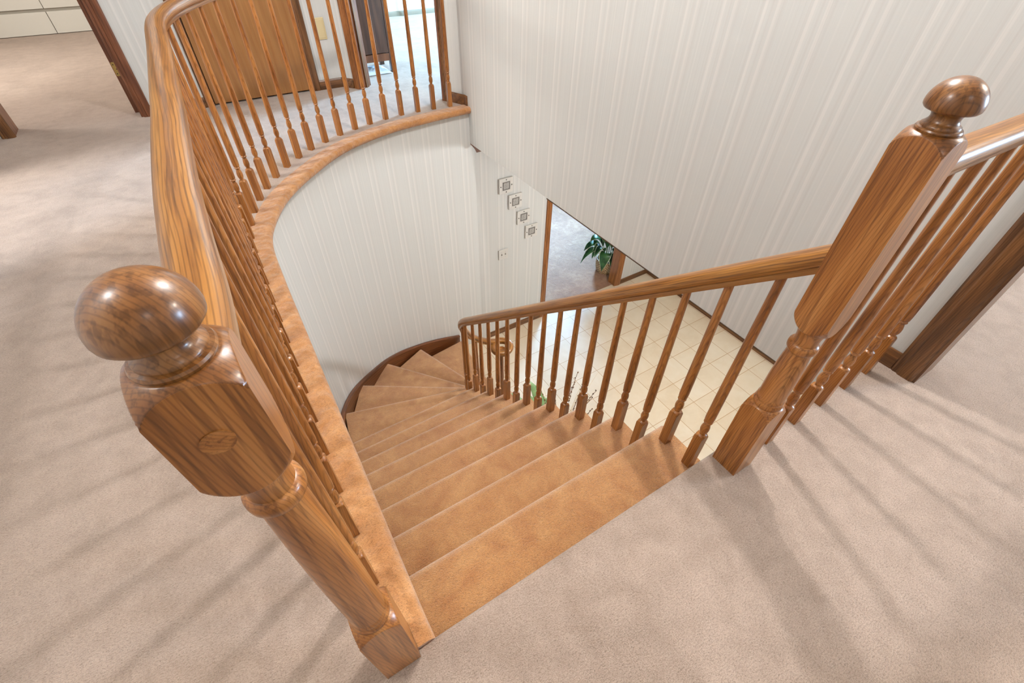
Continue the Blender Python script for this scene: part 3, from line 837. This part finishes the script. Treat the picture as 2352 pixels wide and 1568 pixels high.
# ------------------------------------------------------------------ plant in the carpeted room
pt = tag(empty('potted_plant', (4.17, 4.02, ZL+.004)), 'leafy green plant with cream leaf margins in a wicker basket by the doorway', 'plant')
bp = [(.085,0),(.100,.004),(.112,.03),(.120,.07),(.122,.11),(.116,.145),(.120,.152),(.118,.160),(.108,.162),(.104,.150),(.104,.12)]
MB().turned(bp, 40).build('basket', M['wicker'], pt, smooth=40)
MB().turned([(.103,.118),(.103,.130),(.05,.138),(.001,.140)], 24).build('soil', M['soil'], pt, smooth=40)
def leaf(base, tip, width, droop, twist=0, n=12, side=0, margin=True):
    """blade and pale margin of one leaf; arching midrib from base to tip"""
    b_, t_ = Vector(base), Vector(tip); bl = MB(); mg = MB()
    d = t_ - b_; h = Vector((-d.y, d.x, 0)); h = h.normalized() if h.length > 1e-4 else Vector((1,0,0))
    mid = (b_ + t_)/2 + Vector((0,0,droop))
    L, Rr, LO, RO, C_ = [], [], [], [], []
    for i in range(n+1):
        u = i/n
        p = b_*(1-u)**2 + mid*2*u*(1-u) + t_*u*u
        tg = (mid - b_)*(1-u) + (t_ - mid)*u; tg.normalize()
        s = (h + Vector((0,0,.0))).normalized(); up = tg.cross(s)
        if up.z < 0: up = -up
        s2 = (s*math.cos(twist) + up*math.sin(twist))
        w = width*(0.05 if u < .28 else math.sin(PI*min(1,((u-.28)/.72))**.8)**.9 + .02) if u < 1 else .0005
        wav = .12*math.sin(u*14 + side)*w
        C_.append(p); L.append(p + s2*w + up*(w*.35 + wav)); Rr.append(p - s2*w + up*(w*.35 - wav))
        LO.append(p + s2*(w*1.10+.001) + up*(w*.40 + wav)); RO.append(p - s2*(w*1.10+.001) + up*(w*.40 - wav))
    v = L + C_ + Rr; m_ = n+1
    f = [(i, i+1, m_+i+1, m_+i) for i in range(n)] + [(m_+i, m_+i+1, 2*m_+i+1, 2*m_+i) for i in range(n)]
    bl.add(v, f)
    v = L + LO; mg.add(v, [(i, i+1, m_+i+1, m_+i) for i in range(n)])
    v = Rr + RO; mg.add(v, [(i, i+1, m_+i+1, m_+i) for i in range(n)])
    return bl, mg
def leaf_obj(parent, *a, mat='leaf', margin=True, **k):
    bl, mg = leaf(*a, **k)
    o = bl.build('leaf', M[mat], parent, smooth=180)
    s_ = o.modifiers.new('thick', 'SOLIDIFY'); s_.thickness = .0015
    if margin:
        q = mg.build('leaf_margin', M['leaf_edge'], o, smooth=180)
        s_ = q.modifiers.new('thick', 'SOLIDIFY'); s_.thickness = .0016
    return o
LV = [((-.16,-.10,.10),.060,.34),((-.05,-.17,.06),.062,.36),((.04,-.16,.14),.055,.40),((-.22,.02,.22),.050,.34),((-.26,-.06,.30),.042,.30),
      ((-.24,.14,.26),.045,.30),((-.10,.18,.30),.055,.34),((.12,.10,.36),.055,.32),((.16,-.06,.30),.055,.36),((-.12,-.02,.42),.060,.30),
      ((.02,.08,.50),.055,.24),((-.20,.10,.40),.050,.28),((-.02,-.12,.34),.060,.38),((.08,.20,.42),.05,.28),((-.30,.10,.14),.034,.34),((-.06,.02,.52),.05,.2)]
for i, (tip, w, dr_) in enumerate(LV):
    a = math.atan2(tip[1], tip[0]); leaf_obj(pt, (.02*math.cos(a), .02*math.sin(a), .13), tip, w, dr_, twist=.25*math.sin(i*2.1), side=i)
pt.scale = (1.28, 1.28, 1.25)

# ------------------------------------------------------------------ dry branch arrangement beside the stairs
VB = Vector((1.60, 1.72, ZL))
ar = tag(empty('branch_arrangement', tuple(VB)), 'tall arrangement of budded twigs and pale leaves on the tiles beside the stairs', 'floral arrangement')
MB().turned([(.07,0),(.09,.006),(.13,.10),(.145,.20),(.13,.32),(.085,.42),(.065,.47),(.075,.50),(.078,.51),(.066,.508),(.056,.47),(.06,.44)], 36).build('vase', M['ceramic'], ar, smooth=40)
TW = [((2.062,1.965,-1.62),(.03,.0)),((1.909,1.939,-1.66),(-.03,.02)),((1.874,1.801,-1.62),(.02,-.02)),((1.783,1.835,-1.62),(-.02,-.02)),((1.635,1.936,-1.62),(.02,.03)),((1.528,1.946,-1.62),(.03,-.03)),((1.46,2.10,-1.70),(-.04,.02)),((1.85,1.669,-1.66),(.02,.01)),((1.80,1.60,-1.70),(.03,-.01)),((1.97,1.75,-1.74),(.02,.02))]
for i, (tip, off) in enumerate(TW):
    rnd = random.Random(50+i); b_ = Vector((off[0], off[1], .44)); t_ = Vector(tip) - VB
    mid = (b_ + t_)/2 + Vector((rnd.uniform(-.03,.03), rnd.uniform(-.03,.03), .05))
    pts = []
    for k in range(15):
        u = k/14; p = b_*(1-u)**2 + mid*2*u*(1-u) + t_*u*u
        pts.append(p + Vector((rnd.uniform(-.004,.004), rnd.uniform(-.004,.004), 0)))
    mb = MB().tube(pts, [.0042 - .0022*k/14 for k in range(15)], 6)
    for k in range(4, 15):
        p = pts[k]; a = rnd.uniform(0, 2*PI); dn = Vector((math.cos(a)*.5, math.sin(a)*.5, .8)).normalized()
        mb.tube([p, p+dn*.006, p+dn*.013, p+dn*.018], [.002,.0062,.0055,.001], 6)
    mb.build('twig', M['twig'], ar, smooth=60)
for i, tip in enumerate([(2.054,1.839,-1.62),(2.055,1.921,-1.62),(1.978,1.897,-1.62),(1.546,2.149,-1.62),(1.575,2.028,-1.62)]):
    b_ = Vector((.01*i-.02, .01, .44)); t_ = Vector(tip) - VB; mid = (b_+t_)/2 + Vector((0,0,.12))
    pts = [b_*(1-k/12)**2 + mid*2*(k/12)*(1-k/12) + t_*(k/12)**2 for k in range(13)]
    MB().tube(pts, [.0022 - .0017*k/12 for k in range(13)], 5).build('grass_blade', M['straw'], ar, smooth=60)
for i, (tip, w, d_) in enumerate([((1.51,2.09,-1.66),.055,.10),((1.50,1.957,-1.70),.05,.14),((1.47,1.84,-1.74),.05,.14),((1.30,1.937,-1.74),.05,.16),((1.289,2.116,-1.70),.055,.16),((1.40,2.02,-1.68),.06,.14),((1.60,1.98,-1.82),.045,.12)]):
    t_ = Vector(tip) - VB
    leaf_obj(ar, (t_.x*.15, t_.y*.15, .48), tuple(t_), w, d_, mat='leaf_pale', margin=False, side=i, twist=.3*math.sin(i*1.7))

# ------------------------------------------------------------------ stairwell lamp, added fill lights, windows
def area(name, loc, target, sx, sy, power, color, spread=180):
    l = bpy.data.lights.new(name, 'AREA'); l.shape = 'RECTANGLE'; l.size = sx; l.size_y = sy
    l.energy = power; l.color = color; l.spread = math.radians(spread)
    o = bpy.data.objects.new(name, l); COL.objects.link(o); o.location = loc
    d = Vector(target) - Vector(loc); o.rotation_euler = d.to_track_quat('-Z', 'Y').to_euler(); return o
def point(name, loc, power, color, rad):
    l = bpy.data.lights.new(name, 'POINT'); l.energy = power; l.color = color; l.shadow_soft_size = rad
    o = bpy.data.objects.new(name, l); COL.objects.link(o); o.location = loc; return o
WARM = (1.0, .99, .985)
NEUT = (.97, .985, 1.0)
COOL = (.36, .65, 1.0)
LAMP = (1.56, 1.42, 2.62)
point('stairwell_bulb', LAMP, 146, WARM, .055)
point('landing_fill', (.5, -1.5, 2.6), 10, NEUT, .25)  # added fill light behind the camera, no lamp known there
point('hall_fill', (-1.0, .9, 2.6), 50, NEUT, .2)  # added fill light to lift the left hall carpet, source unseen
point('foyer_fill', (2.9, 1.6, -.46), 86, NEUT, .09)  # added fill light brightening the curved wall and tiles, source unseen
def window(i, loc, rz, w=1.3, h=1.3):
    o = MB()
    for x0,x1,z0,z1 in ((-w/2-.05,-w/2,-h/2-.05,h/2+.05),(w/2,w/2+.05,-h/2-.05,h/2+.05),(-w/2,w/2,h/2,h/2+.05),(-w/2,w/2,-h/2-.05,-h/2),(-.015,.015,-h/2,h/2),(-w/2,w/2,-.015,.015)):
        o.box(x0,x1,-.03,.03,z0,z1)
    q = o.build('window_%d' % i, M['plate_white'], loc=loc); q.rotation_euler = (0,0,rz); return struct(q)
window(1, (6.16, 5.9, 1.35), PI/2); area('window_daylight', (6.1, 5.9, 1.35), (1.2, 4.2, .0), 1.2, 1.2, 1050, COOL)
window(2, (6.16, -2.0, 1.35), PI/2); area('window_daylight', (6.1, -2.0, 1.35), (1.5, .2, .5), 1.2, 1.2, 270, (.45,.70,1))
point('right_room_fill', (4.0, -.6, 2.6), 165, (1,.90,.78), .2)  # added warm fill light for the right room's carpet, source unseen
window(3, (-3.56, 3.5, 1.6), PI/2); area('window_daylight', (-3.5, 3.5, 1.6), (0, 3.45, -.3), .9, 1.1, 190, (1,.94,.86))
window(4, (-3.56, 6.4, 1.5), PI/2); area('window_daylight', (-3.5, 6.4, 1.5), (-.5, 6.4, 0), .9, 1.1, 66, (1,.965,.92), 110)
window(5, (6.46, 6.5, -1.3), PI/2); area('window_daylight', (6.4, 6.5, -1.05), (3.75, 4.85, -2.69), .9, .9, 150, (.30,.60,1), 52)

# ------------------------------------------------------------------ world, camera, colour
w = bpy.data.worlds.new('world'); S.world = w; w.use_nodes = True
w.node_tree.nodes['Background'].inputs['Color'].default_value = (.8,.85,.9,1)
w.node_tree.nodes['Background'].inputs['Strength'].default_value = .4
cam = bpy.data.cameras.new('camera'); co = bpy.data.objects.new('camera', cam); COL.objects.link(co)
cam.sensor_width = 36; cam.sensor_fit = 'HORIZONTAL'; cam.lens = 36*1066.62/2352; cam.clip_start = .02
pitch, roll, yaw = .77200593, .01513748, -.56806597
co.matrix_world = Matrix.Translation((0,0,1.30)) @ (Matrix.Rotation(yaw,4,'Z') @ Matrix.Rotation(PI/2-pitch,4,'X') @ Matrix.Rotation(roll,4,'Z'))
S.camera = co
S.view_settings.view_transform = 'Standard'; S.view_settings.look = 'None'
S.view_settings.exposure = 0.0; S.view_settings.gamma = 1; S.view_settings.use_curve_mapping = False
S.cycles.max_bounces = 10; S.cycles.diffuse_bounces = 6
S.cycles.use_denoising = True
